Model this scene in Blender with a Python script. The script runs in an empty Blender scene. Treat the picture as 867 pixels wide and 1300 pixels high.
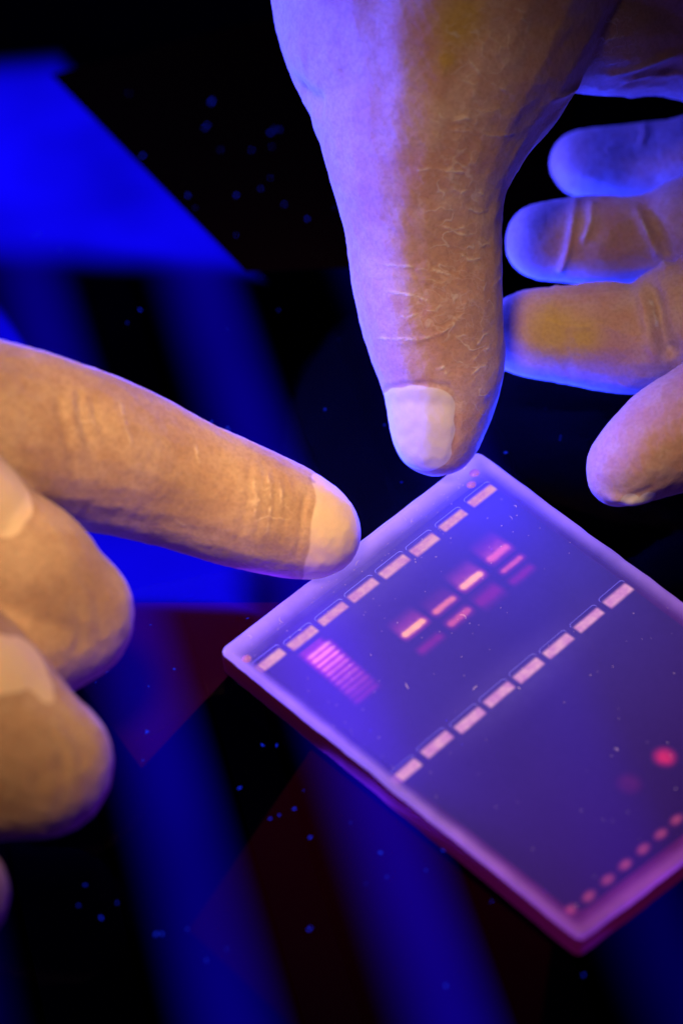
import bpy, bmesh, math, random
import numpy as np
from mathutils import Vector

scene = bpy.context.scene
MM = 0.001
random.seed(7)
rng = np.random.default_rng(11)

# ------------------------------------------------------------------ camera
cam_data = bpy.data.cameras.new("camera")
cam = bpy.data.objects.new("camera", cam_data)
scene.collection.objects.link(cam)
cam.location = (0.0, -0.29203, 0.32615)
cam.rotation_euler = (math.radians(90 - 48.159), 0, 0)
cam_data.sensor_fit = 'VERTICAL'
cam_data.sensor_height = 36
cam_data.lens = 83.08
cam_data.clip_start = 0.01
cam_data.clip_end = 20
cam_data.dof.use_dof = True
cam_data.dof.focus_distance = 0.424
cam_data.dof.aperture_fstop = 8.0
scene.camera = cam

# ------------------------------------------------------------------ dark room
world = bpy.data.worlds.new("World")
scene.world = world
world.use_nodes = True
bg = world.node_tree.nodes["Background"]
bg.inputs[0].default_value = (0.004, 0.002, 0.030, 1)
bg.inputs[1].default_value = 0.15

def area(name, loc, target, size, size_y, power, color):
    d = bpy.data.lights.new(name, 'AREA')
    d.shape = 'RECTANGLE'
    d.size = size
    d.size_y = size_y
    d.energy = power
    d.color = color
    o = bpy.data.objects.new(name, d)
    scene.collection.objects.link(o)
    o.location = loc
    o.rotation_euler = (Vector(target) - Vector(loc)).to_track_quat('-Z', 'Y').to_euler()
    return o

# warm room lamp above the bench, and the ultraviolet lamp bank below the glass
bench = bpy.data.lights.new("bench_lamp", 'SPOT')
bench.energy = 9.8
bench.color = (1.0, 0.58, 0.28)
bench.spot_size = math.radians(31)
bench.spot_blend = 1.0
bench.shadow_soft_size = 0.045
bench_o = bpy.data.objects.new("bench_lamp", bench)
scene.collection.objects.link(bench_o)
bench_o.location = (-0.06, -0.09, 0.35)
bench_o.rotation_euler = (Vector((0.0, -0.026, 0.02)) - bench_o.location).to_track_quat('-Z', 'Y').to_euler()
area("violet_fill", (-0.20, 0.055, 0.072), (0.02, 0.015, 0.03), 0.07, 0.11, 2.7, (0.065, 0.07, 1.0))  # unseen fill light, added to tint thumb and nail from the left
area("lamp_bank_rear", (-0.03, 0.075, -0.012), (-0.03, 0.075, 1), 0.16, 0.15, 1.9, (0.02, 0.05, 1.0))
# two of the ultraviolet tubes run under the gel
for tx, ty, tp in ((-0.004, -0.048, 0.060), (0.036, -0.066, 0.006)):
    o = area("tube_lamp", (tx, ty, -0.009), (tx, ty, 1), 0.008, 0.16, tp, (0.16, 0.02, 1.0))
    o.rotation_euler = (math.pi, 0, math.radians(17))

scene.view_settings.view_transform = 'Standard'
scene.view_settings.look = 'None'
scene.view_settings.exposure = 0.0
scene.view_settings.gamma = 1.0
scene.view_settings.use_curve_mapping = False
scene.cycles.use_denoising = True
scene.cycles.max_bounces = 8
scene.cycles.transparent_max_bounces = 16

# ------------------------------------------------------------------ measured positions (millimetres, world space)
RIGHT_HAND = {
 'thumb': [(16.53,5.84,11.65,5.2), (17.25,7.78,13.38,8.08), (17.97,10.79,16.08,9.96), (18.4,13.8,18.78,10.97), (18.07,16.74,22.75,11.95), (17.02,20.09,27.1,12.79), (15.98,23.64,31.61,13.47), (15.23,27.17,36.12,13.87), (14.62,31.74,41.55,14.55), (14.3,36.28,46.96,15.66), (14.27,39.74,51.4,17.04), (15.12,45.03,56.14,19.74), (16.3,51.66,60.73,22.77), (17.13,61.01,65.08,28.09), (19.17,74,71.34,33.56), (25.01,89.98,77.6,38.43)],
 'web': [(15.16,49.01,58.36,21.35), (25.36,60.76,63.51,16.95), (37.28,67.56,62.89,15.26), (51.17,73.67,58.96,15.95), (65.33,78.84,55.54,17.06), (82.34,77.95,50.72,18.08)],
 'palm': [(30.29,89.98,77.6,30.8), (48.54,90.76,70.24,29.73), (70.29,91.42,62.78,28.63), (87.44,82.67,50.91,22.75)],
 'palm2': [(39.44,97.87,79.29,31.08), (27.35,108.56,94.23,30.8), (18.38,117.91,107.97,29.07)],
 'heel': [(82.89,81.54,49.9,18.2), (94.12,70.35,35.86,17.56), (97.29,52.16,23.6,15.92), (95.16,30.23,17.38,14.83)],
 'index': [(48.19,-9.88,20.39,5.55), (49.43,-8.75,21.41,6.93), (51.65,-7.61,22.43,7.9), (55.39,-5.37,23.09,9.04), (60.4,-2.71,24.13,10.31), (66.01,0.97,24.74,11.06), (72.83,6.21,25.4,11.56), (80.82,13.46,25.18,12.27), (91.89,26.61,20.85,13.49)],
 'index_nail': [(47.7,-14.48,20.3,1.65), (50.45,-14.69,20.12,1.65), (53.34,-13.6,19.74,1.52), (55.68,-12.11,19.74,1.11)],
 'middle': [(29.86,32.35,13.91,5.09), (32.03,31.85,14.8,6.87), (35.98,31.46,15.8,8.2), (40.36,30.84,16.59,8.92), (45.46,29.79,16.99,9.79), (50.54,28.62,17.29,10.36), (55.3,27.57,17.69,10.48), (59.15,27.62,19.07,10.17), (62.84,29.38,20.64,11.2), (68.73,30.47,21.63,12.08), (76.44,33.37,21.53,13.02), (86.09,39.08,21.28,13.74), (96.54,47.64,19.55,14.86)],
 'ring': [(37.92,51.11,21.31,5.78), (38.99,51.11,21.31,7.45), (43.55,50.99,21.21,8.06), (49.63,51.11,21.31,8.36), (55.71,51.33,21.51,8.66), (61.48,52.01,22.12,8.82), (66.65,52.92,22.93,9.73), (73.95,54.05,23.94,10.64), (83.07,56.31,25.97,11.86), (94.12,62.39,28.73,13.74)],
 'pinky': [(46.81,74.52,20.79,5.03), (48.22,74.63,20.9,6.77), (52.94,74.75,21,7.63), (58.45,74.87,21.11,7.87), (63.82,74.32,21.96,7.85), (69.8,73.23,23.67,8.29), (77.29,72.84,26,9.03), (85.89,72.01,30.63,9.88), (94.53,71.94,34.59,12.27)],
}
LEFT_HAND = {
 'index': [(-3,-15.55,11.29,6.42), (-4.95,-15.25,12.23,8.37), (-8.15,-14.65,13.44,9.61), (-11.62,-14.05,14.65,10.3), (-18.51,-13.29,17.34,11.09), (-26.64,-13.15,21.49,11.56), (-34.65,-12.83,25.8,12.57), (-43.67,-13.92,31.54,13.64), (-51.26,-15.18,35.79,14.3), (-58.69,-16.85,39.65,14.56), (-68.4,-18.86,44.57,15.16), (-80.22,-22.56,49.31,16.08), (-92.91,-30.05,50.65,17.73)],
 'middle': [(-45.44,-44.47,24.33,11.57), (-48.05,-44,27.43,11.9), (-51.92,-41.64,32.23,11.71), (-57.63,-38.71,35.52,11.31), (-63.17,-35.88,40.07,12.16), (-71.75,-31.99,46.23,13.37), (-92.91,-33.83,47.27,16.47)],
 'middle_tip': [(-45.44,-44.66,24.15,11.44), (-51.28,-48.87,24.41,11.61), (-59.48,-52.42,23.91,11.55), (-68.11,-53.66,25.48,12.13)],
 'ring': [(-47.31,-73.44,22.54,11.41), (-49.9,-72.19,25.01,11.38), (-53.61,-68.96,27.89,11.5), (-58.56,-64.82,31.61,12), (-66.15,-59.59,34.95,12.65), (-78.98,-53.69,37.54,13.96), (-94.44,-49.62,38.5,15.67)],
 'ring_tip': [(-47.68,-73.04,21.56,11.31), (-52.8,-73.01,20.24,10.97), (-63.11,-72.49,18.02,11.03)],
 'pinky': [(-58.65,-96.34,20.83,8.83), (-63.66,-95.72,21.39,9.55), (-72.42,-92.12,21.93,10.8), (-84.14,-84.47,23.4,12.74), (-95.4,-72.78,25.82,14.8)],
 'back': [(-92.91,-30.05,50.65,17.73), (-95.19,-42.04,41.27,17.69), (-97.2,-54.59,32.71,16.96), (-96.89,-70.35,26.66,15.46)],
 'wrist': [(-94.18,-37.6,43.89,20.27), (-111.69,-41.88,46.77,23.75), (-127.46,-44.3,51.32,23.43)],
}
RIGHT_FOLDS = [
 (-0.3,0.55,[(7.58,12.39,17.53),(8.33,9.75,22.64),(11.5,7.38,26.22),(15.66,6.06,27.54),(18.89,5.63,27.18),(20.34,5.01,25.42),(20.68,3.08,21.95),(20.48,1.13,17.86),(19.18,-0.07,13.33)]),
 (0.1,0.45,[(1.78,23.75,36.93),(7.86,17.78,43.34),(14.75,15.55,43.69),(21.79,15.38,40.84),(26.2,16.13,36.32)]),
 (0.1,0.4,[(5.18,15.14,29.88),(10.02,10.87,32.84),(14.17,9.92,34.53),(18.32,10.7,36.09),(21.83,13.05,37.69)]),
 (0.1,0.4,[(11.98,17.07,45.29),(17.53,16,44.02),(23.24,15.31,39.39)]),
 (-1.1,2,[(-7.86,48.65,60.76),(-5.54,43.82,62.08),(-2.98,39.24,63.94)]),
 (0.7,3,[(-9.52,52.04,66.56),(-7.76,48.24,67.71),(-5.76,45.07,69.1)]),
 (0.55,0.9,[(37.13,41,63.25),(42.14,49.32,59.53),(49.33,56.8,56.76),(57.37,58.96,57.78),(63.27,61.11,58.65)]),
 (0.5,0.9,[(40.59,46.8,59.03),(48.58,59.5,50.85),(53.27,58.38,54.63),(63.65,61.68,52.99)]),
 (-0.5,1.2,[(44.49,61.57,48.49),(52.01,58.81,52.85),(63.34,61.19,55.36)]),
 (0.9,1.3,[(53.09,64.55,45.78),(58.69,66.28,43.29),(67.71,78.13,30.03)]),
 (-2,1.4,[(56.47,30.69,29.78),(57.44,24.89,29.46),(58.2,21.43,27.4),(59.42,18.99,24.57),(61.33,18,21.92)]),
 (0.5,1.2,[(54.44,32.01,27.79),(55.53,24.99,28.39),(56.27,19.93,25.26),(58.2,17.58,21.12)]),
 (-0.35,0.9,[(53.87,33.88,26.06),(53.84,24.69,27.68),(54.56,20.62,25.59)]),
 (0.8,0.7,[(44.89,54.31,28.69),(43.71,47.62,28.57),(42.83,43.88,24.94),(41.73,43.08,20.64),(39.95,35.2,24.45)]),
 (0.5,0.8,[(47.89,52.81,29.39),(46.97,47.48,28.7),(45.46,44.59,26.31)]),
 (-0.7,1.2,[(57.68,52.32,30.4),(59.43,46.95,29.16),(61.61,43.82,25.4),(62.14,31.91,32.2)]),
 (0.5,0.8,[(55.78,50.94,30.21),(57.34,46.37,28.68),(59.85,43.55,24.84),(59.98,32.56,31.21)]),
 (0.35,0.7,[(59.81,77.25,28.76),(59.62,73.47,29.05),(58.42,70.92,27.97)]),
 (-0.3,1,[(39.7,30.02,25.66),(40.94,23.37,22.96),(42.85,20.73,14.31)]),
 (-0.25,0.7,[(46.68,-13.89,16.56),(49.58,-16.25,20.83),(54.89,-14.86,23.77)]),
 (0.22,0.8,[(37.44,27.29,24.23),(41.64,24.24,24.12),(47.27,23.57,25.76),(52.87,20.86,25.37)]),
]
LEFT_FOLDS = [
 (-0.28,0.9,[(-46.36,-18,49.27),(-45.71,-21.69,47.49),(-44.73,-24.77,44.16),(-43.9,-26.9,39.79)]),
 (-0.32,0.8,[(-43.58,-15.13,47.85),(-42.84,-19.76,46.43),(-41.68,-23.09,43.34),(-40.14,-24.94,39.6)]),
 (-0.25,0.8,[(-41.57,-15.35,46.59),(-40.39,-19.19,44.91),(-39.11,-21.16,42.82)]),
 (0.2,1,[(-44.74,-16.34,48.51),(-44.02,-20.94,46.71),(-42.8,-24.84,42.35)]),
 (0.18,1.2,[(-38.69,-13.46,44.68),(-37.23,-17.52,43.18),(-35.28,-21.23,39.47),(-34.12,-23.93,34.64)]),
 (-0.16,0.7,[(-15.74,-11.68,28.36),(-15.62,-17.37,27.5),(-16.41,-21.77,24.31),(-18.13,-24.27,18.96)]),
 (-0.14,0.5,[(-13.59,-11.88,27.19),(-13.22,-17.17,26.29),(-14.01,-22.09,22.65),(-15.16,-24.04,18.7)]),
 (-0.14,0.5,[(-11.95,-12.61,26.37),(-11.33,-17.88,25.05),(-11.87,-22.13,21.67),(-13.29,-24.25,16.86)]),
 (-0.12,0.5,[(-10.06,-12.62,25.37),(-9.45,-17.97,24.15),(-9.98,-22.23,20.76),(-11.41,-24.28,15.86)]),
 (-0.1,0.5,[(-8.43,-12.78,24.54),(-7.82,-18.76,22.99),(-8.37,-22.74,19.28)]),
 (-0.3,0.6,[(-4.37,-9.18,20.66),(-6.21,-16.94,23.01),(-6.87,-20.74,21.12),(-7.58,-23.85,16.4),(-9.37,-22.65,8.23)]),
 (-0.16,0.9,[(-45.54,-48.77,39.44),(-42.58,-50.6,35.77),(-41.48,-53.43,31.28),(-42.44,-56.3,27.79)]),
 (-0.13,0.8,[(-42.06,-46.71,37.98),(-39.44,-48.57,34.31),(-38.51,-51.31,30.67)]),
 (-0.12,0.7,[(-48.54,-50.38,39.41),(-46.31,-52.62,35.85),(-45.66,-56.12,31.6)]),
 (0.12,0.9,[(-43.9,-47.96,38.88),(-40.82,-49.84,34.86),(-39.95,-52.79,30.48)]),
 (-0.16,0.9,[(-45.6,-75.17,35.19),(-42.88,-77.63,32.46),(-42.16,-81.17,29.17),(-43.48,-83.76,25.55)]),
 (-0.13,0.8,[(-42.84,-73.42,33.85),(-40.22,-75.91,31.13),(-39.68,-79.33,28.65)]),
 (0.12,0.9,[(-44.37,-74.51,34.7),(-41.54,-76.88,31.84),(-40.91,-80.32,29.01)]),
 (-0.12,0.8,[(-49.02,-76.45,35.91),(-46.51,-79.54,33.05),(-46.16,-83.01,28.65)]),
 (-0.2,1.5,[(-51.64,-51.41,38.7),(-46.87,-53.97,33.94),(-40.89,-53.2,30.99)]),
 (-0.2,1.5,[(-50.76,-78.07,35.09),(-44.91,-80.97,30.95),(-40.35,-78.73,29.88)]),
]
RIGHT_ZONES = {
 'loose': [(13.63,4.58,22.84,4.8), (10.58,6,20.98,4.55), (16.43,3.77,23.26,4.23), (8.67,7.47,17.43,4.87), (9.02,6.81,12.73,4.91), (10.2,4.37,16.93,4.28), (14.37,1.89,19.12,5.95), (16.76,1.46,19.56,3.96), (13.74,0.61,14.69,5.13), (16.84,-0.07,15.41,3.41), (11.23,2.38,13.44,4.29), (50.3,-16.36,20.33,1.92), (53.41,-15.09,20.56,1.65)],
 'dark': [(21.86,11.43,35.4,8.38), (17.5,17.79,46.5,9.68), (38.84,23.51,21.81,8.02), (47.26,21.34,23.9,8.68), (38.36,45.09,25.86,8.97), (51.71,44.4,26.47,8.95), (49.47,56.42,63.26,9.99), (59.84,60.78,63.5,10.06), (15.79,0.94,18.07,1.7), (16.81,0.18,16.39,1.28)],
 'vein': [(22.42,36.56,78.24,8.08), (26.02,33.53,70.51,6.79), (19.93,27.91,64.7,8.16), (19.45,23.96,55.65,8.52), (21,19.46,46.84,8.32), (23.25,14.46,38.27,8.38), (24.81,10.19,30.76,7.03), (23.55,4.68,22.33,6.36), (17.58,12.96,39.69,7.64), (27.87,39.38,79.43,8.1), (49.35,56.67,64.82,8.55)],
 'mark': [(16.41,0.2,10.53,0.14)],
 'stain': [(19.67,38.12,81.19,5.91), (17.84,35,76.93,3.77), (21,39.44,82.67,5.37), (38.82,24.46,22.91,8.01), (44.45,21.98,23.28,5.8)],
}
LEFT_ZONES = {
 'loose': [(-0.21,-12.14,18.75,6.1), (0.89,-18.91,16.99,7.7), (-0.21,-22.15,11.91,7.18), (-1.88,-21.82,6.61,5.58), (-53.62,-36.29,47.7,5.67), (-52.04,-39.21,45.68,3.27), (-53.74,-42.08,46.06,3.75), (-56.72,-37.1,50.8,6.25), (-50.96,-67.03,40.79,5.44), (-48.33,-63.89,38.38,4.15), (-46.44,-67.67,36.89,3.04), (-45.37,-69.73,35.99,1.7), (-54.51,-68.51,42.28,6.01)],
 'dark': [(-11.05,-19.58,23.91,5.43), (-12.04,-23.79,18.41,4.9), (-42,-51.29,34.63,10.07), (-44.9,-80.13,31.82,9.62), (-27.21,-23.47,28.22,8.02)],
 'vein': [(-11.99,-19.81,24.15,5.42), (-42.06,-21.2,45.11,5.2)],
 'mark': [(-4.89,-11.91,22.38,0.96)],
 'stain': [(-42.04,-22.27,44.35,0.13)],
}
RIGHT_LINES = [
 [(44.89,54.31,28.69),(43.71,47.62,28.57),(42.83,43.88,24.94),(41.73,43.08,20.64),(39.95,35.2,24.45)],
 [(47.89,52.81,29.39),(46.97,47.48,28.7),(45.46,44.59,26.31)],
 [(55.78,50.94,30.21),(57.34,46.37,28.68),(59.85,43.55,24.84),(59.98,32.56,31.21)],
 [(37.13,41,63.25),(42.14,49.32,59.53),(49.33,56.8,56.76),(57.37,58.96,57.78),(63.27,61.11,58.65)],
 [(55.95,27.66,29.44),(56.85,23.76,28.56),(57.66,20.74,26.48)],
 [(21.07,35.78,77.51),(23.72,34.55,74.28),(27.11,34.48,71.29),(31.17,35.85,68)],
 [(18.19,31.31,71.07),(20.1,31.32,70.55),(22.03,31.48,69.91),(23.99,31.42,68.42),(25.54,31.74,67.48)],
 [(16.17,30.32,69.81),(17.41,29.58,68.52),(19.19,29.42,67.79),(21.24,30.14,68.07),(23.04,30.47,67.46)],
 [(17.84,28.64,66.88),(22.11,29.24,65.87),(26.21,30.43,63.69),(28.37,31.73,62.8),(31.95,34.8,60.66)],
 [(12.08,25.29,60.39),(15.21,25.34,60.88),(17.96,25.42,60.28),(23.28,26.82,58.58)],
 [(1.07,27.02,36.06),(6.48,19.27,44.04),(11.43,17.32,45.43),(15.43,16.66,45.29),(18.22,16.51,44.49),(21.76,16.73,42.6)],
 [(8.02,16.14,40.7),(12.29,14.34,41.24),(15.76,13.34,40.47)],
 [(26.32,18.72,39.08),(27.72,20.98,38.32),(28.96,24.91,36.83)],
 [(10.39,13.02,37.73),(11.77,12.33,37.61),(13.28,12.46,38.63)],
 [(11.77,12.33,37.61),(11.92,11.74,36.64)],
 [(3.66,19.54,26.83),(7.25,12.93,32.21),(10.43,11.05,33.82),(14.16,10.06,34.78),(16.38,10.1,35.32),(20.14,11.54,36.64)],
 [(17.16,7.03,29.94),(18.13,7.31,30.45),(18.84,6.92,29.66),(18.01,6.48,28.92)],
 [(22.38,38.05,80.42),(24.46,37.33,78.49),(24.08,36.18,76.87),(25.89,35.98,75.35)],
 [(26.46,39.7,80.84),(25.39,38.29,79.42),(27.64,38.03,77.47),(26.85,36.61,75.71)],
 [(29.25,40.23,79.63),(28.62,38.24,76.97),(30.1,37.58,74.13),(29.18,35.99,71.98)],
 [(28.03,35.79,72.98),(25.95,34.73,72.96),(24.2,33.06,71.22)],
 [(30.61,41.84,80.9),(32.33,41.89,79.22),(31.83,40.43,77.32)],
 [(20.45,33.48,73.93),(22.52,33.29,72.73),(24.16,33.95,72.89)],
 [(18.71,24.58,57.8),(20.83,24.65,55.96),(22.94,25.77,55.9),(25.6,27.01,53.04)],
 [(21.6,24.03,53.43),(23.92,24.68,51.42),(26.27,26.74,50.36)],
 [(17.44,21.27,51.66),(19.54,21.2,50.44),(21.94,22.35,50.17)],
 [(23.12,22.02,48.26),(24.9,22.19,45.88),(27.01,24.55,44.53)],
 [(20.29,19.22,47.06),(22.59,19.28,45.15),(24.92,20.85,44.11)],
 [(24.06,10.65,32.27),(25.5,12.7,33.2),(27.46,14.93,32.44)],
 [(23.37,8.75,30.21),(25.09,10.68,31.07),(27.19,12.68,30.3)],
 [(22.84,7.08,27.92),(24.55,8.64,28.75),(26.32,10.12,28.46)],
 [(46.45,55.2,64.18),(48.6,56.38,65.04),(52.31,57.95,64.73)],
 [(43.42,50.58,62.44),(48.33,55.98,59.35),(54.14,57.88,60.39)],
 [(37.55,42.4,58.25),(38.36,43.2,59.39),(42.57,51.13,55.25)],
]
LEFT_LINES = [
 [(-37.43,-13.55,43.83),(-36.2,-18.3,42.11),(-34.66,-20.94,39.16)],
 [(-15.11,-15.79,27.79),(-14.54,-20.43,24.84),(-15.64,-23.08,21.72)],
 [(-12.72,-14.78,26.7),(-12.13,-19.84,24.19),(-12.97,-23.34,19.97)],
 [(-10.7,-14.76,25.68),(-10.25,-19.39,23.69),(-11.09,-23.71,18.31)],
 [(-24.65,-14.2,33.98),(-23.78,-17.97,32.12)],
 [(-31.18,-24.77,27.66),(-26.07,-24.62,23.05)],
]
GEL_CORNERS = [(-21.3,-37.52),(25.3,9.98),(86.77,-54.67),(37.38,-95.64)]
WELLS_A = [(-12.27,-39.6),(-6.77,-34.73),(-1.45,-29.26),(3.83,-23.86),(9.33,-18.37),(14.79,-13.16),(20.06,-7.48),(25.59,-1.31)]
WELLS_B = [(10.63,-63.13),(15.86,-57.5),(21.44,-52.43),(26.59,-47.09),(31.97,-41.66),(37.42,-36.48),(43.01,-30.68),(48.53,-25.13)]
BUBBLES = [(-16.34,-39.6),(24.49,3.99),(23.8,1.04)]
DYE_ROW = [(36.03,-89.9),(39.2,-87.27),(42.43,-84.18),(45.42,-81.35),(48.58,-78.34),(51.64,-75.46),(54.45,-72.69),(57.57,-69.75)]
RED_SPOTS = [(53.68,-60.09),(47.34,-65.51)]
BANDS = [(12.56,-32.45),(17.92,-27.29),(22.97,-21.68),(28.26,-15.59),(30.4,-18),(31.97,-20.4),(20.59,-30.15),(25.89,-25.31),(15.48,-36.13)]
LADDER = [(-3.88,-37.52),(4.35,-47.09)]
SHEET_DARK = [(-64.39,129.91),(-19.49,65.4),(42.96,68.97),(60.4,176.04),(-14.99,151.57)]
REFLECTION_A = [(-33.69,-58.25),(-51.97,-30.15),(-45.6,-22.03),(-4.72,-22.03),(-14.38,-31.04)]
REFLECTION_B = [(-24.36,-89.82),(-5.15,-54.48),(33.38,-92.72),(29.8,-112.24),(-4.06,-110.89)]
GLASS_SPECKS = [(-62.66,76.95),(-3.11,25.78),(31.39,14.74),(41.64,18.87),(-29.37,-37.2),(-32.76,-50.84),(-33.64,-56.78),(-24.36,-89.82),(-21.36,-95.88),(16.26,-99.85),(-8.06,-66.74),(-11.56,-68.63),(-10.92,-53.33),(-13.6,-53.33),(-16.96,-62.28),(-10.27,-67.85),(4.91,-50.84),(-5.38,-72.53),(-28.73,-90.55),(-38.32,-88.07),(6.65,-75.61),(16.35,-74.85),(22.81,-74.85),(13.67,-78.66),(7.23,-80.18),(-42.69,101.46),(-29.29,112.05),(-25.94,104.08),(-15.06,109.37),(-14.23,110.71),(-22.1,88.62),(-17.19,91.15),(-12.13,86.11),(-7.13,81.13),(-28.22,120.19),(-32.04,88.62),(-4.85,-89.82),(-21.73,76.21),(38,-98.44),(-1.97,1.69),(-21.6,20.94),(-24.68,23.04),(-40,53.74)]
GLOW = [[(-101.6, 179.3), (-69.9, 184.0), (-15.6, 97.5), (-92.5, 101.9)], [(-79.1, 27.4), (-14.2, 27.4), (-13.7, 1.6), (-76.6, 4.6)], [(-87.7, 105.9), (-75.6, 91.6), (-66.3, 74.2), (-83.8, 70.6)]]

# ------------------------------------------------------------------ helpers
def new_obj(name, mesh, parent=None):
    o = bpy.data.objects.new(name, mesh)
    scene.collection.objects.link(o)
    if parent is not None:
        o.parent = parent
    return o

def empty(name, loc=(0, 0, 0)):
    o = new_obj(name, None)
    o.location = loc
    o.empty_display_size = 0.01
    return o

def tag(o, label, category, group=None, kind=None):
    o["label"] = label
    o["category"] = category
    if group: o["group"] = group
    if kind: o["kind"] = kind
    return o

def from_data(name, verts, faces, mats=(), parent=None, smooth=False, mat_index=None):
    me = bpy.data.meshes.new(name)
    me.from_pydata([tuple(v) for v in verts], [], [tuple(f) for f in faces])
    for m in mats: me.materials.append(m)
    if mat_index is not None:
        me.polygons.foreach_set("material_index", mat_index)
    if smooth:
        me.polygons.foreach_set("use_smooth", [True] * len(me.polygons))
    me.update()
    return new_obj(name, me, parent)

class Nodes:
    def __init__(self, name):
        self.m = bpy.data.materials.new(name)
        self.m.use_nodes = True
        self.t = self.m.node_tree
        self.t.nodes.clear()
        self.out = self.t.nodes.new("ShaderNodeOutputMaterial")
    def n(self, typ, **kw):
        nd = self.t.nodes.new("ShaderNode" + typ)
        for k, v in kw.items():
            if k == "ins":
                for i, x in v.items():
                    if hasattr(x, "is_output"): self.t.links.new(x, nd.inputs[i])
                    else: nd.inputs[i].default_value = x
            else: setattr(nd, k, v)
        return nd
    def math(self, op, a, b=0.0, c=None, clamp=False):
        ins = {0: a, 1: b}
        if c is not None: ins[2] = c
        return self.n("Math", operation=op, use_clamp=clamp, ins=ins).outputs[0]
    def step(self, x, lo, hi):
        return self.n("MapRange", interpolation_type='SMOOTHSTEP', ins={0: x, 1: lo, 2: hi, 3: 0.0, 4: 1.0}).outputs[0]
    def mix(self, f, a, b, blend='MIX'):
        nd = self.n("Mix", data_type='RGBA', blend_type=blend, ins={0: f, 6: a, 7: b})
        return nd.outputs[2]
    def noise(self, vec, scale, detail=3, rough=.5, dist=0.0):
        return self.n("TexNoise", ins={"Vector": vec, "Scale": scale, "Detail": detail, "Roughness": rough, "Distortion": dist})
    def mixs(self, f, a, b):
        return self.n("MixShader", ins={0: f, 1: a, 2: b}).outputs[0]
    def finish(self, sh, sample=False):
        self.m.cycles.emission_sampling = 'AUTO' if sample else 'NONE'
        self.t.links.new(sh, self.out.inputs[0]); return self.m

def c4(*v): return tuple(v) + (1.0,)

# ------------------------------------------------------------------ materials
def glove_material(name, skin, film):
    N = Nodes(name)
    geo = N.n("TexCoord").outputs["Object"]
    at = lambda a: N.n("Attribute", attribute_name=a).outputs["Fac"]
    n_lo = N.noise(geo, 90, 3).outputs[0]
    n_mid = N.noise(geo, 420, 4, .6).outputs[0]
    n_hi = N.noise(geo, 1500, 3, .6).outputs[0]
    # mottled adhesion of the film to the skin below
    mott = N.step(N.math('ADD', N.math('MULTIPLY', n_lo, .6), N.math('MULTIPLY', n_mid, .4)), .36, .64)
    base = N.mix(mott, skin, tuple(.72 * a + .28 * b for a, b in zip(skin, film)))
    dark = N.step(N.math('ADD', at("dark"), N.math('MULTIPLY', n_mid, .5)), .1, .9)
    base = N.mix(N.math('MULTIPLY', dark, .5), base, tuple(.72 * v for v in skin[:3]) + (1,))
    stain = N.step(N.math('ADD', at("stain"), N.math('MULTIPLY', n_lo, .5)), .1, 1.1)
    base = N.mix(N.math('MULTIPLY', stain, .75), base, c4(.40, .31, .05))
    # pale squiggles where the film has lifted off
    warp = N.n("VectorMath", operation='ADD', ins={0: geo, 1: N.n("VectorMath", operation='SCALE', ins={0: N.noise(geo, 260, 2).outputs[1], 3: .0035}).outputs[0]}).outputs[0]
    st = N.n("Mapping", ins={0: warp, 2: (.2, -.72, .15), 3: (.55, 1.25, .9)}).outputs[0]
    sq = N.noise(st, 300, 1.0, .4).outputs[0]
    sq2 = N.noise(st, 640, 1.0, .5).outputs[0]
    l1 = N.math('SUBTRACT', 1.0, N.step(N.math('ABSOLUTE', N.math('SUBTRACT', sq, .5)), .012, .038))
    l2 = N.math('SUBTRACT', 1.0, N.step(N.math('ABSOLUTE', N.math('SUBTRACT', sq2, .52)), .01, .045))
    gate = N.step(N.noise(geo, 240, 2).outputs[0], .47, .58)
    line = N.math('MAXIMUM', N.math('MULTIPLY', l1, gate), N.math('MULTIPLY', N.math('MULTIPLY', l2, .45), N.math('SUBTRACT', 1.0, gate)))
    zone = N.step(at("vein"), 0.0, .5)
    line = N.math('MULTIPLY', line, zone)
    line = N.math('MAXIMUM', N.math('MULTIPLY', line, .62), N.math('MULTIPLY', N.step(at("line"), .15, .9), N.step(n_mid, .38, .60)))
    base = N.mix(N.math('MULTIPLY', line, .7), base, film)
    loose = N.step(N.math('ADD', at("loose"), N.math('MULTIPLY', N.math('SUBTRACT', n_lo, .5), .25)), -.02, .05)
    lfilm = N.mix(N.step(n_lo, .3, .7), film, tuple(.94 * v for v in film[:3]) + (1,))
    base = N.mix(N.math('MULTIPLY', loose, .9), base, lfilm)
    mark = N.step(N.math('ADD', at("mark"), N.math('MULTIPLY', N.math('SUBTRACT', n_hi, .5), .8)), -.1, .3)
    base = N.mix(N.math('MULTIPLY', mark, .6), base, tuple(.8 * v for v in skin[:3]) + (1,))
    speck = N.step(n_hi, .30, .62)
    base = N.mix(N.math('MULTIPLY', N.math('MULTIPLY', N.math('SUBTRACT', 1.0, speck), N.math('SUBTRACT', 1.0, N.math('MULTIPLY', loose, .8))), .22), base, c4(.12, .06, .05))
    calm = N.math('SUBTRACT', 1.0, N.math('MULTIPLY', loose, .8))
    h = N.math('ADD', N.math('MULTIPLY', n_hi, .22), N.math('ADD', N.math('MULTIPLY', n_mid, .32), N.math('MULTIPLY', line, .22)))
    bump = N.n("Bump", ins={"Strength": N.math('MULTIPLY', calm, .5), "Distance": .0007, "Height": h}).outputs[0]
    p = N.n("BsdfPrincipled", ins={"Base Color": base, "Roughness": N.math('SUBTRACT', .60, N.math('MULTIPLY', loose, .2)), "IOR": 1.42, "Normal": bump,
        "Subsurface Weight": .18, "Subsurface Radius": (1.0, .45, .35), "Subsurface Scale": .0018,
        "Specular IOR Level": .3, "Sheen Weight": .12, "Sheen Roughness": .5})
    return N.finish(p.outputs[0])

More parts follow.
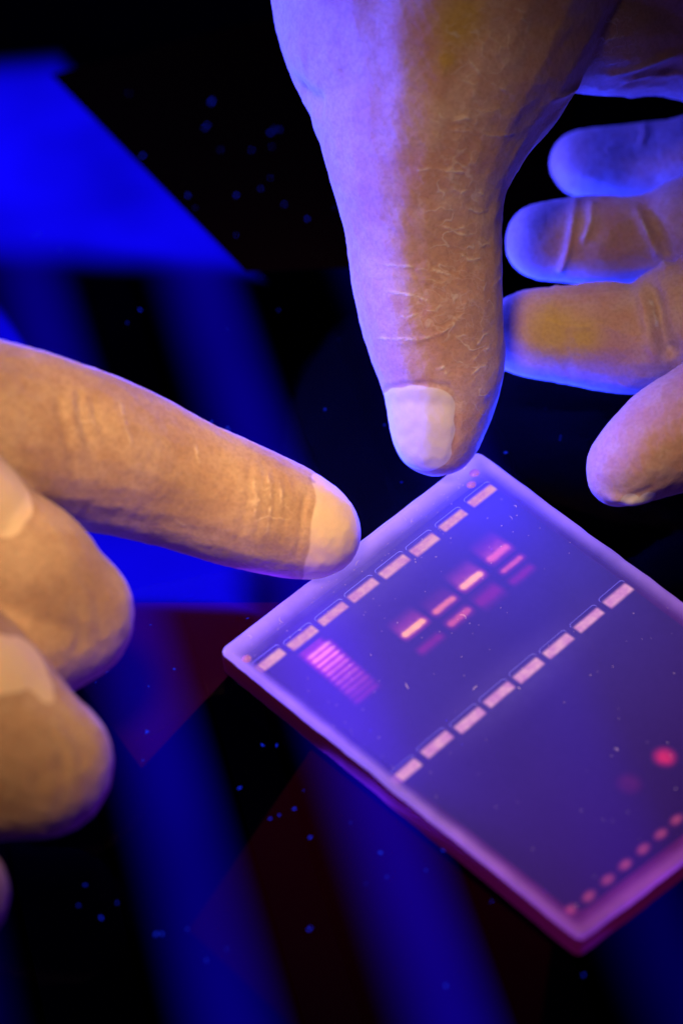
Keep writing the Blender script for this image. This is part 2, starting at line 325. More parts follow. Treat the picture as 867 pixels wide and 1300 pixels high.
def gel_material(name, tint, base, emit, strength, see, rough=.16, inner=None, spec=.5, milk=.0, edge=0.0):
    """Fluorescing gel. inner = (base, emit, strength, see) reached where the attribute "inset" is 1.
    Emission dims towards the far end of the lanes."""
    N = Nodes(name)
    geo = N.n("TexCoord").outputs["Object"]
    cloud = N.noise(geo, 28, 3).outputs[0]
    grain = N.noise(geo, 900, 3, .7).outputs[0]
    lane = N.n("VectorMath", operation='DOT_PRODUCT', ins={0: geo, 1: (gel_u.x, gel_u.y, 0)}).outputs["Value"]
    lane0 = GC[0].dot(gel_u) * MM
    falloff = N.n("MapRange", ins={0: lane, 1: lane0, 2: lane0 + .085, 3: 1.2, 4: .36}).outputs[0]  # weaker tube light at the far end, painted into the emission
    if inner: cloud = N.math('SUBTRACT', N.math('MULTIPLY', N.noise(geo, 75, 4, .6).outputs[0], 2.2), .75)
    k = N.math('ADD', .55, N.math('ADD', N.math('MULTIPLY', cloud, .65), N.math('MULTIPLY', grain, .22)))
    k = N.math('MULTIPLY', k, falloff)
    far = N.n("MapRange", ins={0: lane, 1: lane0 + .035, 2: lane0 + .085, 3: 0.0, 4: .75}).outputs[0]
    bump = N.n("Bump", ins={"Strength": .25, "Distance": .0006, "Height": N.noise(geo, 160, 3).outputs[0]}).outputs[0]
    if inner:
        t = N.step(N.n("Attribute", attribute_name="inset").outputs["Fac"], 0.0, 1.0)
        base = N.mix(t, base, inner[0]); emit = N.mix(t, emit, inner[1])
        strength = N.math('ADD', strength, N.math('MULTIPLY', t, inner[2] - strength))
        see = N.math('ADD', see, N.math('MULTIPLY', t, inner[3] - see))
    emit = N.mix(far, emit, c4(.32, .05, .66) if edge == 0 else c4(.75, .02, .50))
    if inner:   # pinker, brighter glow at the well end
        near = N.n("MapRange", ins={0: lane, 1: lane0 - .001, 2: lane0 + .007, 3: .85, 4: 0.0}).outputs[0]
        emit = N.mix(near, emit, c4(.72, .42, .95)); k = N.math('MULTIPLY', k, N.math('ADD', 1.0, N.math('MULTIPLY', near, .25)))
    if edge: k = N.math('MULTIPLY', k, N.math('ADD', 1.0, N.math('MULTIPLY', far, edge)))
    p = N.n("BsdfPrincipled", ins={"Base Color": base, "Roughness": rough, "IOR": 1.34, "Normal": bump, "Specular IOR Level": spec,
        "Emission Color": emit, "Emission Strength": N.math('MULTIPLY', k, strength)})
    tr = N.n("BsdfTransparent", ins={0: tint})
    solid = p.outputs[0]
    if milk: solid = N.mixs(milk, solid, N.n("BsdfTranslucent", ins={0: c4(.55, .45, .95)}).outputs[0])
    return N.finish(N.mixs(see, solid, tr.outputs[0]))

def emission_material(name, color, strength, see=0.0):
    N = Nodes(name)
    e = N.n("Emission", ins={0: color, 1: strength}).outputs[0]
    if see > 0:
        e = N.mixs(see, e, N.n("BsdfTransparent").outputs[0])
    return N.finish(e)

def band_material(name, low, high, strength, tail, peak, width):
    """Fluorescent DNA band: U runs along the lane, V across it."""
    N = Nodes(name)
    uv = N.n("UVMap").outputs[0]
    s = N.n("SeparateXYZ", ins={0: uv})
    u, v = s.outputs[0], s.outputs[1]
    d = N.math('DIVIDE', N.math('SUBTRACT', u, peak), width)
    g = N.math('POWER', 2.718, N.math('MULTIPLY', N.math('MULTIPLY', d, d), -1.0))
    t = N.math('MULTIPLY', N.math('MULTIPLY', N.step(u, 0.0, peak), N.math('SUBTRACT', 1.0, N.step(u, peak, peak + width))), tail)
    a = N.math('MAXIMUM', g, t)
    ev = N.math('MULTIPLY', N.step(v, 0.0, .24), N.math('SUBTRACT', 1.0, N.step(v, .76, 1.0)))
    nz = N.noise(N.n("TexCoord").outputs["Object"], 700, 3).outputs[0]
    a = N.math('MULTIPLY', N.math('MULTIPLY', a, ev), N.math('ADD', .7, N.math('MULTIPLY', nz, .6)), clamp=True)
    col = N.mix(N.step(a, .25, .95), low, high)
    e = N.n("Emission", ins={0: col, 1: N.math('MULTIPLY', a, strength)}).outputs[0]
    return N.finish(N.n("AddShader", ins={0: N.n("BsdfTransparent").outputs[0], 1: e}).outputs[0])

def reflection_material(name, diff, amount):
    N = Nodes(name)
    d = N.n("BsdfDiffuse", ins={0: diff}).outputs[0]
    g = N.n("BsdfGlossy", ins={0: c4(.5, .5, .5), "Roughness": .2}).outputs[0]
    tr = N.n("BsdfTransparent", ins={0: c4(.95, .9, .95)}).outputs[0]
    return N.finish(N.mixs(amount, tr, N.mixs(.03, d, g)))

# ------------------------------------------------------------------ transilluminator: tray, lamps, filter glass
def box(x0, x1, y0, y1, z0, z1):
    v = [(x, y, z) for z in (z0, z1) for y in (y0, y1) for x in (x0, x1)]
    f = [(0, 2, 3, 1), (4, 5, 7, 6), (0, 1, 5, 4), (2, 6, 7, 3), (0, 4, 6, 2), (1, 3, 7, 5)]
    return [tuple(c * MM for c in p) for p in v], f

unit = empty("transilluminator", (0, 0.03, -0.05))
tag(unit, "dark glass topped light box glowing deep blue under the gel", "light box")
unit_inv = -Vector(unit.location)

def unit_part(name, verts, faces, mats, smooth=False):
    o = from_data(name, verts, faces, mats, unit, smooth)
    o.location = unit_inv
    return o

N = Nodes("black_tray")
tray_mat = N.finish(N.n("BsdfPrincipled", ins={"Base Color": c4(.0004, .0003, .0008), "Roughness": .9, "Specular IOR Level": 0.0}).outputs[0])
v, f = box(-230, 230, -190, 260, -95, -90)
unit_part("tray", v, f, [tray_mat])
for (x0, x1, y0, y1) in ((-232, -230.2, -190, 260), (230.2, 232, -190, 260), (-230, 230, -192, -190.2), (-230, 230, 260.2, 262)):
    v, f = box(x0, x1, y0, y1, -95, -3.6)
    unit_part("tray_wall", v, f, [tray_mat])

N = Nodes("filter_glass")
fres = N.n("Fresnel", ins={0: 1.11}).outputs[0]
gl = N.n("BsdfGlossy", ins={0: c4(.9, .9, 1), "Roughness": .03}).outputs[0]
tr = N.n("BsdfTransparent", ins={0: c4(.80, .74, .97)}).outputs[0]
glass_mat = N.finish(N.mixs(fres, tr, gl))
v, f = box(-232, 232, -192, 262, -3.2, 0)
unit_part("filter_glass", [v[i] for i in (4, 5, 7, 6)], [(0, 1, 2, 3)], [glass_mat])

# ultraviolet tubes: soft blue glow across each tube
def tube_material(name, strength):
    N = Nodes(name)
    uv = N.n("UVMap").outputs[0]
    s = N.n("SeparateXYZ", ins={0: uv})
    prof = N.math('SUBTRACT', 1.0, N.math('ABSOLUTE', N.math('SUBTRACT', N.math('MULTIPLY', s.outputs[0], 2.0), 1.0)))
    prof = N.step(prof, 0.05, 1.0)
    lon = N.noise(N.n("TexCoord").outputs["Object"], 14, 2).outputs[0]
    st = N.math('MULTIPLY', N.math('MULTIPLY', prof, strength), N.math('ADD', .45, N.math('MULTIPLY', lon, 1.1)))
    return N.finish(N.n("Emission", ins={0: c4(.010, .0, 1.0), 1: st}).outputs[0])

def tube(x, y, dx, dy, half_len, r, z, mat):
    """Half-round lamp: UV x runs across its visible upper half."""
    l = math.hypot(dx, dy); dx, dy = dx / l, dy / l
    px, py = -dy, dx
    verts, faces, uvs = [], [], []
    n = 16
    for t in (-half_len, half_len):
        for k in range(n + 1):
            a = math.pi * k / n
            verts.append(((x + dx * t + px * r * math.cos(a)) * MM, (y + dy * t + py * r * math.cos(a)) * MM, (z + r * math.sin(a)) * MM))
    for k in range(n):
        faces.append((k, k + 1, n + 2 + k, n + 1 + k))
    o = unit_part("ultraviolet_tube", verts, faces, [mat], True)
    uvl = o.data.uv_layers.new(name="UVMap")
    for p in o.data.polygons:
        for li in p.loop_indices:
            vi = o.data.loops[li].vertex_index
            uvl.data[li].uv = ((1 - math.cos(math.pi * (vi % (n + 1)) / n)) / 2, vi // (n + 1))
    return o
TD = (41.4, -152.1)
for k, st in ((-2, .03), (-1, .05), (0, .19), (1, .24), (2, .08)):
    m = tube_material("tube_glow_%d" % k, st)
    tube(-35.6 + 42.2 * k + (4 if k == 0 else 0), -37.4, *TD, 170, 13.5, -50, m)

# glowing panels added for the patches of blue light below the glass
def added_panel(poly, strength, soft=7.0, z=-33):
    """Added glow patch: its emission fades out towards the rim (attribute "glow")."""
    N = Nodes("added_panel_glow")
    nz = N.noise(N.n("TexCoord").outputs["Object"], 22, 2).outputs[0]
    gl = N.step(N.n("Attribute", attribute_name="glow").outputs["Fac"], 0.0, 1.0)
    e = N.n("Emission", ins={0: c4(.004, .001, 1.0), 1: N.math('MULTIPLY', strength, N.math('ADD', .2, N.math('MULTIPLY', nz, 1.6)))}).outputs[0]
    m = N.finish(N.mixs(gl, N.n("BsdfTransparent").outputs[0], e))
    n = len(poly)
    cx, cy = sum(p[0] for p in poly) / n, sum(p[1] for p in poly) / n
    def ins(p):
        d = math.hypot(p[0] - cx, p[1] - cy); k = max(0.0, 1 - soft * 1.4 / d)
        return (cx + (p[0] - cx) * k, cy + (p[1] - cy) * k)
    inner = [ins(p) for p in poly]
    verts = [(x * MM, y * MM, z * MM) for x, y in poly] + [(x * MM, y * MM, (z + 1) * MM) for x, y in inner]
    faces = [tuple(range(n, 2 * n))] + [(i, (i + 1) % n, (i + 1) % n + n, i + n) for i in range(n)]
    o = unit_part("added_glow_panel", verts, faces, [m])
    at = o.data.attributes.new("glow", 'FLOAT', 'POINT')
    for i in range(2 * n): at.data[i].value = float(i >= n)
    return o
added_panel(GLOW[0], .9, 12)
added_panel(GLOW[1], .62, 9)
added_panel(GLOW[2], .8, 3)

# ------------------------------------------------------------------ dark sheet and painted reflections on the glass
def sheet(name, poly, mat, label, z=.25, cat="sheet"):
    n = len(poly)
    verts = [(x * MM, y * MM, (z + .12) * MM) for x, y in poly] + [(x * MM, y * MM, z * MM) for x, y in poly]
    # the lower face only closes the outline; polygon order is kept so both sides are closed
    faces = [tuple(range(n)), tuple(range(2 * n - 1, n - 1, -1))] + [(i, i + n, (i + 1) % n + n, (i + 1) % n) for i in range(n)]
    return tag(from_data(name, verts, faces, [mat]), label, cat)

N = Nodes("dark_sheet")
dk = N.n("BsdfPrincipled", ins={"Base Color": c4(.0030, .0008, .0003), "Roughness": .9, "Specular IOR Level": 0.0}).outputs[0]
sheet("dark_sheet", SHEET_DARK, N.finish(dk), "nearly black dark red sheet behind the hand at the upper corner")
film = reflection_material("maroon_reflection", c4(.38, .01, .18), .014)  # dim room reflections in the glass, painted as tinted sheets
sheet("reflection_sheet", REFLECTION_A, film, "dim maroon reflection painted as a sheet with pointed corner between curled knuckles and gel", cat="film")  # film here is a painted reflection
sheet("reflection_sheet", REFLECTION_B, reflection_material("purple_reflection", c4(.40, .01, .14), .006), "dim purple reflection painted as a sheet below the lower left edge of the gel", cat="film")  # film here is a painted reflection

# ------------------------------------------------------------------ agarose gel
GC = [Vector(p) for p in GEL_CORNERS]          # L, T, R, B
gel_u = (GC[3] - GC[0]).normalized()           # along the lanes
gel_v = (GC[1] - GC[0]).normalized()           # along the comb rows
gcen = sum(GC, Vector((0, 0))) / 4
gel = empty("agarose_gel", (gcen.x * MM, gcen.y * MM, 0))
tag(gel, "violet translucent gel slab with glowing pink comb wells and orange bands", "gel slab")
gel_off = -Vector(gel.location)

def gel_part(name, verts, faces, mats, smooth=False, mi=None, parent=None):
    o = from_data(name, verts, faces, mats, gel, smooth, mi)
    o.location = gel_off
    return o

NS, NCOR = 46, 8
waves = [(rng.uniform(.1, .5), rng.uniform(0, 6.28), rng.uniform(.01, .035)) for _ in range(7)] + [(2.1, 1.0, .03), (3.3, 2.0, .025), (4.7, 0.4, .03), (1.2, 2.4, .05)]
SIDE = (1.25, .95, .9, .72)      # rim width per side: LT, TR, RB, BL
def loop(inset, z, wav=1.0):
    """Outline of the slab, moved inwards by inset, corners rounded."""
    ln = []
    for i in range(4):
        a, b = GC[i], GC[(i + 1) % 4]
        d = (b - a).normalized(); nrm = Vector((d.y, -d.x))        # inward: corners run clockwise
        if nrm.dot(gcen - a) < 0: nrm = -nrm
        ln.append((a + nrm * (inset * SIDE[i] if inset > .6 else inset), d))
    def cross(p, d, q, e):
        det = d.x * -e.y + e.x * d.y
        r = q - p
        t = (r.x * -e.y + e.x * r.y) / det
        return p + d * t
    cor = [cross(ln[i - 1][0], ln[i - 1][1], ln[i][0], ln[i][1]) for i in range(4)]
    rad = max(.4, 1.6 - inset * .1) if inset < 4 else 3.0
    pts = []
    for i in range(4):
        a, b = cor[i], cor[(i + 1) % 4]
        prev = (cor[i - 1] - a).normalized(); nxt = (b - a).normalized()
        for k in range(NCOR):
            t = k / NCOR
            p0, p1, p2 = a + prev * rad, a, a + nxt * rad
            pts.append(p0 * (1 - t) ** 2 + p1 * 2 * t * (1 - t) + p2 * t * t)
        s, e = a + nxt * rad, b - nxt * rad
        for k in range(NS):
            pts.append(s.lerp(e, k / NS))
    out = []
    for p in pts:
        w = sum(m * math.sin(fq * (p.x * 1.3 - p.y) + ph) for fq, ph, m in waves) * wav
        q = p + (gcen - p).normalized() * w
        zz = z + (.25 * sum(m * math.sin(fq * (p.x + p.y) * .8 + ph * 2) for fq, ph, m in waves) * wav if z > 1 else 0)
        out.append((q.x * MM, q.y * MM, zz * MM))
    return out

def loft(loops, cap_top=False, cap_bottom=False):
    n = len(loops[0]); verts = [p for l in loops for p in l]; faces = []
    for j in range(len(loops) - 1):
        for i in range(n):
            faces.append((j * n + i, (j + 1) * n + i, (j + 1) * n + (i + 1) % n, j * n + (i + 1) % n))
    if cap_top: faces.append(tuple(range((len(loops) - 1) * n + n - 1, (len(loops) - 1) * n - 1, -1)))
    if cap_bottom: faces.append(tuple(range(n)))
    return verts, faces

TOP = (c4(.03, .025, .06), c4(.25, .14, 1.0), .92, .66)
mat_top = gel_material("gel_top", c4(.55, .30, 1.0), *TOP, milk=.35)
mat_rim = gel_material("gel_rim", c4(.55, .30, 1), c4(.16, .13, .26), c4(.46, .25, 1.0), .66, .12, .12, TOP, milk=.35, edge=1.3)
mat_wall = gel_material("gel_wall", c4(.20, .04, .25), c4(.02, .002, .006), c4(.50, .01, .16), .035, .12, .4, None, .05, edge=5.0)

walls = [loop(.5, .35, .5), loop(.15, 1.0), loop(0, 4.6), loop(.1, 5.6)]
v, f = loft(walls)
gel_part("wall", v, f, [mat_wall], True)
rimz = [(.1, 5.6), (.22, 6.05), (.45, 6.38), (.8, 6.55), (1.4, 6.5), (2.3, 6.28), (3.3, 6.08), (4.4, 6.0)]
v, f = loft([loop(i, z, max(0, 1 - i / 6)) for i, z in rimz])
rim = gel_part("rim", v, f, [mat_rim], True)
nl = len(v) // len(rimz)
at = rim.data.attributes.new("inset", 'FLOAT', 'POINT')
for q, (ins, zz) in enumerate(rimz):
    for r_ in range(nl): at.data[q * nl + r_].value = min(1, max(0, (ins - 1.0) / 3.2))
v, f = loft([loop(4.4, 6.0, 1 - 4.4 / 6), loop(8, 5.97, 0)], cap_top=True)
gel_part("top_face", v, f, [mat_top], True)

def gp(c, u, v, z):
    p = Vector(c) + gel_u * u + gel_v * v
    return (p.x * MM, p.y * MM, z * MM)

def strip(name, c, u0, u1, hv, mat, z=6.06):
    verts = [gp(c, u0, -hv, z), gp(c, u1, -hv, z), gp(c, u1, hv, z), gp(c, u0, hv, z)]
    o = gel_part(name, verts, [(0, 1, 2, 3)], [mat])
    uvl = o.data.uv_layers.new(name="UVMap")
    for li, uv in zip(range(4), ((0, 0), (1, 0), (1, 1), (0, 1))): uvl.data[li].uv = uv
    return o

# comb wells: a glowing pink pocket and its glassy lip
N = Nodes("well_glow")
uvs = N.n("SeparateXYZ", ins={0: N.n("UVMap").outputs[0]})
nz = N.noise(N.n("TexCoord").outputs["Object"], 600, 3).outputs[0]
def soft_edge(x, w):
    return N.math('MULTIPLY', N.step(x, 0.0, w), N.math('SUBTRACT', 1.0, N.step(x, 1.0 - w, 1.0)))
al = N.math('MULTIPLY', soft_edge(uvs.outputs[0], .30), soft_edge(uvs.outputs[1], .10))
al = N.math('MULTIPLY', al, N.math('ADD', .62, N.math('MULTIPLY', nz, .55)), clamp=True)
e = N.n("Emission", ins={0: N.mix(N.step(nz, .3, .7), c4(.90, .32, .86), c4(1.0, .46, .82)), 1: .80}).outputs[0]
well_glow = N.finish(N.mixs(al, N.n("BsdfTransparent").outputs[0], e))
lip_mat = gel_material("well_lip", c4(.5, .5, 1), c4(.25, .25, .6), c4(.22, .20, 1.0), .70, .50, .1)

def rounded_rect(hu, hv, r, n=4):
    pts = []
    for cu, cv, a0 in ((hu - r, hv - r, 0), (-hu + r, hv - r, 90), (-hu + r, -hv + r, 180), (hu - r, -hv + r, 270)):
        for k in range(n + 1):
            a = math.radians(a0 + 90 * k / n)
            pts.append((cu + r * math.cos(a), cv + r * math.sin(a)))
    return pts

def well(c, sk, su=1.32, sv=3.45):
    jit = lambda s: random.uniform(-s, s)
    hu, hv = su + jit(.12), sv + jit(.12)
    me = strip("well", (Vector(c) + gel_u * (sk + jit(.1)) + gel_v * jit(.15)), -hu, hu, hv, well_glow, 6.07)
    # thin glassy lip along the upper side of the opening
    verts, faces = [], []
    o = [q for q in rounded_rect(hu + .1, hv - .1, .7) if q[0] < hu * .35]
    o.sort(key=lambda q: math.atan2(q[1], q[0]) % (2 * math.pi))
    m, n = 6, len(o)
    for i, (a, b_) in enumerate(o):
        l = math.hypot(a, b_)
        rr = .085 * (1 - abs(2 * i / (n - 1) - 1) ** 3 * .8)
        for k in range(m):
            t = 2 * math.pi * k / m
            verts.append(gp(c, a - .28 + a / l * rr * math.cos(t), b_ + b_ / l * rr * math.cos(t), 6.10 + rr * math.sin(t)))
    for i in range(n - 1):
        for k in range(m):
            faces.append((i * m + k, (i + 1) * m + k, (i + 1) * m + (k + 1) % m, i * m + (k + 1) % m))
    from_data("lip", verts, faces, [lip_mat], me, True)
    return me
for c in WELLS_A: well(c, .15)
for c in WELLS_B: well(c, .15)

def dome(name, c, ru, rv, mat, z0=6.0, h=.16, parent=None):
    verts = [gp(c, 0, 0, z0 + h)]; n = 14
    faces = []
    for j, s in enumerate((.5, .85, 1.0)):
        for k in range(n):
            a = 2 * math.pi * k / n
            verts.append(gp(c, ru * s * math.cos(a), rv * s * math.sin(a), z0 + h * (1 - s ** 2)))
    for k in range(n): faces.append((0, 1 + k, 1 + (k + 1) % n))
    for j in range(2):
        for k in range(n):
            a, b = 1 + j * n + k, 1 + j * n + (k + 1) % n
            faces.append((a, a + n, b + n, b))
    o = gel_part(name, verts, faces, [mat], True)
    return o

def spot_material(name, core, halo, strength):
    """Soft round dyed spot or painted haze, fading out from its own centre (UV 0.5, 0.5)."""
    N = Nodes(name)
    uv = N.n("UVMap").outputs[0]
    d = N.n("VectorMath", operation='DISTANCE', ins={0: uv, 1: (.5, .5, 0)}).outputs[1]
    a = N.math('SUBTRACT', 1.0, N.step(d, .08, .48))
    nz = N.noise(N.n("TexCoord").outputs["Object"], 500, 3).outputs[0]
    a = N.math('MULTIPLY', a, N.math('ADD', .6, N.math('MULTIPLY', nz, .7)), clamp=True)
    e = N.n("Emission", ins={0: N.mix(a, halo, core), 1: N.math('MULTIPLY', a, strength)}).outputs[0]
    return N.finish(N.n("AddShader", ins={0: N.n("BsdfTransparent").outputs[0], 1: e}).outputs[0])

spot = spot_material("dye_spot", c4(.70, .09, .14), c4(.30, .02, .14), .40)
for c in DYE_ROW: strip("dye_spot", c, -1.35, 1.35, 2.2, spot, 6.05)
red = spot_material("red_spot", c4(1, .02, .06), c4(.5, .01, .12), .55)
strip("red_spot", RED_SPOTS[0], -2.9, 2.9, 2.9, red, 6.05)
faint_red = spot_material("faint_red_spot", c4(.30, .01, .06), c4(.2, .0, .06), .16)
strip("red_spot", RED_SPOTS[1], -3.2, 3.2, 3.2, faint_red, 6.05)

bubble_mat = gel_material("bubble", c4(.8, .5, .9), c4(.45, .2, .3), c4(.8, .30, .55), .30, .55)
for c in BUBBLES: dome("bubble", c, random.uniform(.7, .95), random.uniform(.8, 1.1), bubble_mat, 6.35, .5)
ORANGE, PINK, MAG = c4(1.0, .30, .13), c4(.85, .14, .22), c4(.42, .03, .38)
b_hot = band_material("hot_band", c4(.46, .04, .14), c4(1.0, .36, .05), 1.25, .42, .74, .15)
b_mid = band_material("mid_band", c4(.40, .03, .14), c4(1.0, .22, .06), .72, .30, .74, .15)
b_pink = band_material("pink_band", c4(.40, .02, .12), c4(.95, .14, .12), .75, .60, .74, .16)
b_one = band_material("single_band", c4(.4, .02, .15), c4(.95, .13, .12), .56, .15, .52, .27)
b_dim = band_material("dim_band", c4(.36, .0, .16), c4(.42, .0, .14), .36, .4, .5, .30)
specs = [(b_hot, -4.6, 1.7), (b_mid, -4.4, 1.7), (b_hot, -5.0, 1.8), (b_pink, -6.0, 1.6), (b_one, -1.5, 1.3), (b_dim, -1.5, 1.5), (b_one, -1.9, 1.7), (b_dim, -2.6, 2.6), (b_dim, -1.6, 1.4)]
for i, (c, (m, a, b)) in enumerate(zip(BANDS, specs)):
    strip("band", c, a, b, 3.8, m, 6.06 + .012 * i)
haze = spot_material("painted_haze", c4(.55, .36, 1.0), c4(.36, .16, 1.0), .045)  # scattered glow around the wells, painted as faint emission strips
for row in (WELLS_A, WELLS_B):
    strip("painted_haze", tuple((Vector(row[0]) + Vector(row[-1])) / 2), -8.0, 8.0, 33.0 if row is WELLS_A else 34.0, haze, 6.045)
la, lb = Vector(LADDER[0]), Vector(LADDER[1])
smear = band_material("ladder_smear", c4(.30, .0, .22), c4(.50, .03, .20), .50, .1, .22, .42)
strip("ladder_smear", tuple((la + lb) / 2), -8.2, 7.4, 3.5, smear, 6.05)
for k in range(11):
    t = k / 10
    lm = band_material("ladder_band", c4(.45, .02, .25), c4(1.0 - .45 * t, .30 - .28 * t, .18 + .06 * t), (.80 - .58 * t) * random.uniform(.75, 1.1), .15, .5, random.uniform(.22, .36))
    strip("ladder_band", tuple(la.lerp(lb, t * .98)), -.95, .95, 3.7, lm, 6.08 + .006 * k)

# ------------------------------------------------------------------ lint
def fibre(verts, faces, p, l, r, ang, curl, z):
    base = len(verts); n = 5; seg = 6
    x, y = p; a = ang
    for s in range(seg + 1):
        dx, dy = math.cos(a), math.sin(a)
        rr = r * (1 - .5 * abs(2 * s / seg - 1))
        for k in range(n):
            t = 2 * math.pi * k / n
            verts.append(((x - dy * rr * math.cos(t)) * MM, (y + dx * rr * math.cos(t)) * MM, (z + rr + rr * math.sin(t)) * MM))
        x += dx * l / seg; y += dy * l / seg; a += curl / seg
    for s in range(seg):
        for k in range(n):
            faces.append((base + s * n + k, base + s * n + (k + 1) % n, base + (s + 1) * n + (k + 1) % n, base + (s + 1) * n + k))
    faces.append(tuple(base + k for k in range(n))); faces.append(tuple(base + seg * n + k for k in range(n - 1, -1, -1)))

lint_blue = emission_material("blue_lint", c4(.01, .03, 1.0), .75)
verts, faces = [], []
for i, p in enumerate(GLASS_SPECKS):
    dim = .20
    for j in range(random.choice((1, 1, 1, 2))):
        q = (p[0] + random.uniform(-.8, .8) * (j > 0), p[1] + random.uniform(-1, 1) * (j > 0))
        fibre(verts, faces, q, random.uniform(.25, .8), dim * random.uniform(.5, 1.1), random.uniform(0, 6.28), random.uniform(-1.5, 1.5), .4)
for i in range(60):
    fibre(verts, faces, (random.uniform(-62, 40), random.uniform(-100, 130)), random.uniform(.15, .6), random.uniform(.05, .13), random.uniform(0, 6.28), random.uniform(-2, 2), .4)
o = from_data("glass_lint", verts, faces, [lint_blue], smooth=True)
tag(o, "blue glowing lint specks scattered over the dark glass", "lint", kind="stuff")

lint_pink = emission_material("pink_lint", c4(1.0, .55, .75), .75)
verts, faces = [], []
for i in range(210):
    u, v_ = random.uniform(2, 78), random.uniform(2, 62)
    if random.random() < .4: u = random.uniform(1, 30)
    p = GC[0] + gel_u * u + gel_v * v_
    if i > 165: u, v_ = random.uniform(.8, 6), random.uniform(1, 64); p = GC[0] + gel_u * u + gel_v * v_
    edge = min(u, v_, 64 - v_)
    z = 6.04 if edge > 4.5 else 6.5
    big = random.random() < .06
    fibre(verts, faces, (p.x, p.y), random.uniform(.6, 1.6) if big else random.uniform(.06, .25), random.uniform(.03, .075), random.uniform(0, 6.28), random.uniform(-3, 3), z)
o = from_data("gel_lint", verts, faces, [lint_pink], smooth=True)
tag(o, "pink white lint fibres and dust on top of the gel", "lint", kind="stuff")

# ------------------------------------------------------------------ gloved hands
def icosphere():
    bm = bmesh.new()
    bmesh.ops.create_icosphere(bm, subdivisions=3, radius=1.0)
    bm.verts.ensure_lookup_table()
    v = np.array([p.co[:] for p in bm.verts]); f = np.array([[w.index for w in q.verts] for q in bm.faces])
    bm.free(); return v, f
IV, IF = icosphere()

def catmull(P, step):
    P = np.asarray(P, float); out = []
    Q = np.vstack([2 * P[0] - P[1], P, 2 * P[-1] - P[-2]])
    for i in range(1, len(Q) - 2):
        a, b, c, d = Q[i - 1:i + 3]
        n = max(2, int(np.linalg.norm((c - b)[:3]) / step))
        for t in np.linspace(0, 1, n, endpoint=False):
            out.append(.5 * (2 * b + (c - a) * t + (2 * a - 5 * b + 4 * c - d) * t * t + (3 * b - a - 3 * c + d) * t ** 3))
    out.append(P[-1]); return np.array(out)

def wave_noise(V, scale, n, seed):
    r = np.random.default_rng(seed)
    k = r.normal(size=(n, 3)); k /= np.linalg.norm(k, axis=1)[:, None]
    k *= (2 * np.pi / scale) * r.uniform(.6, 1.6, size=(n, 1))
    ph = r.uniform(0, 6.28, n)
    acc = np.zeros(len(V))
    for i in range(n): acc += np.sin(V @ k[i] + ph[i])
    return acc / math.sqrt(n)

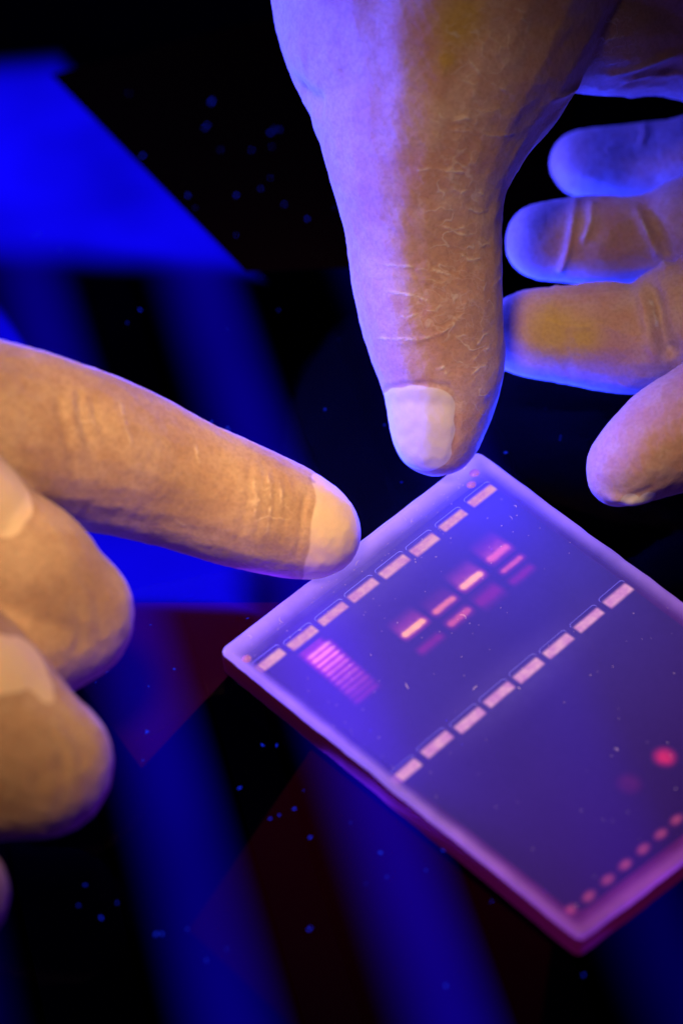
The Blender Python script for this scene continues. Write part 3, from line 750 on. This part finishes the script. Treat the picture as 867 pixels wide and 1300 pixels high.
def hand(name, chains, folds, zones, lines, mat, label, seed):
    vs, fs, off = [], [], 0
    for key, ch in chains.items():
        for s in catmull(ch, 1.1):
            vs.append(IV * max(s[3], .5) + s[:3]); fs.append(IF + off); off += len(IV)
    vs = np.vstack(vs); fs = np.vstack(fs)
    me = bpy.data.meshes.new(name + "_raw")
    me.vertices.add(len(vs)); me.vertices.foreach_set("co", vs.ravel())
    me.loops.add(fs.size); me.loops.foreach_set("vertex_index", fs.ravel().astype(np.int32))
    me.polygons.add(len(fs)); me.polygons.foreach_set("loop_start", np.arange(0, fs.size, 3, dtype=np.int32))
    me.update(calc_edges=True)
    raw = new_obj(name + "_raw", me)
    m = raw.modifiers.new("r", 'REMESH'); m.mode = 'VOXEL'; m.voxel_size = .46
    m2 = raw.modifiers.new("s", 'SMOOTH'); m2.factor = .5; m2.iterations = 14
    dg = bpy.context.evaluated_depsgraph_get()
    out = bpy.data.meshes.new_from_object(raw.evaluated_get(dg))
    bpy.data.objects.remove(raw); bpy.data.meshes.remove(me)
    n = len(out.vertices)
    V = np.empty(n * 3); out.vertices.foreach_get("co", V); V = V.reshape(-1, 3)
    NO = np.empty(n * 3); out.vertex_normals.foreach_get("vector", NO); NO = NO.reshape(-1, 3)
    disp = .30 * wave_noise(V, 22, 10, seed) + .05 * wave_noise(V, 6, 14, seed + 1) + .03 * wave_noise(V, 2.2, 18, seed + 2)
    lines_at = np.zeros(n)
    for h, w, pl in folds + [(.07, .32, l) for l in lines]:
        pl = np.array(pl); best = np.full(n, 1e9); par = np.zeros(n)
        for i in range(len(pl) - 1):
            a, b = pl[i], pl[i + 1]; ab = b - a
            t = np.clip(((V - a) @ ab) / (ab @ ab), 0, 1)
            d = np.linalg.norm(V - (a + t[:, None] * ab), axis=1)
            sel = d < best; best[sel] = d[sel]; par[sel] = ((i + t) / (len(pl) - 1))[sel]
        env = np.clip(np.minimum(par, 1 - par) * 5 + .25, 0, 1)
        disp += h * env * np.exp(-(best / w) ** 2)
        if w == .32: lines_at = np.maximum(lines_at, env * np.exp(-(best / .30) ** 2))
    V2 = (V + NO * disp[:, None]) * MM
    out.vertices.foreach_set("co", V2.ravel())
    at = out.attributes.new("line", 'FLOAT', 'POINT'); at.data.foreach_set("value", lines_at.astype(np.float32))
    for zn, bl in zones.items():
        acc = np.full(n, 1e-9)
        for x, y, z, r in bl:
            acc += np.exp(9 * np.maximum(-1.5, 1 - np.linalg.norm(V - (x, y, z), axis=1) / r))
        fld = np.clip(np.log(acc) / 9 - .06, -1, 1.5)
        at = out.attributes.new(zn, 'FLOAT', 'POINT'); at.data.foreach_set("value", fld.astype(np.float32))
    out.polygons.foreach_set("use_smooth", [True] * len(out.polygons))
    out.materials.clear(); out.materials.append(mat)
    out.name = name; out.update()
    o = new_obj(name, out)
    return tag(o, label, "gloved hand")

glove_r = glove_material("glove_film_a", c4(.38, .245, .245), c4(.56, .57, .68))  # darker colour stands in for weaker warm light on this hand
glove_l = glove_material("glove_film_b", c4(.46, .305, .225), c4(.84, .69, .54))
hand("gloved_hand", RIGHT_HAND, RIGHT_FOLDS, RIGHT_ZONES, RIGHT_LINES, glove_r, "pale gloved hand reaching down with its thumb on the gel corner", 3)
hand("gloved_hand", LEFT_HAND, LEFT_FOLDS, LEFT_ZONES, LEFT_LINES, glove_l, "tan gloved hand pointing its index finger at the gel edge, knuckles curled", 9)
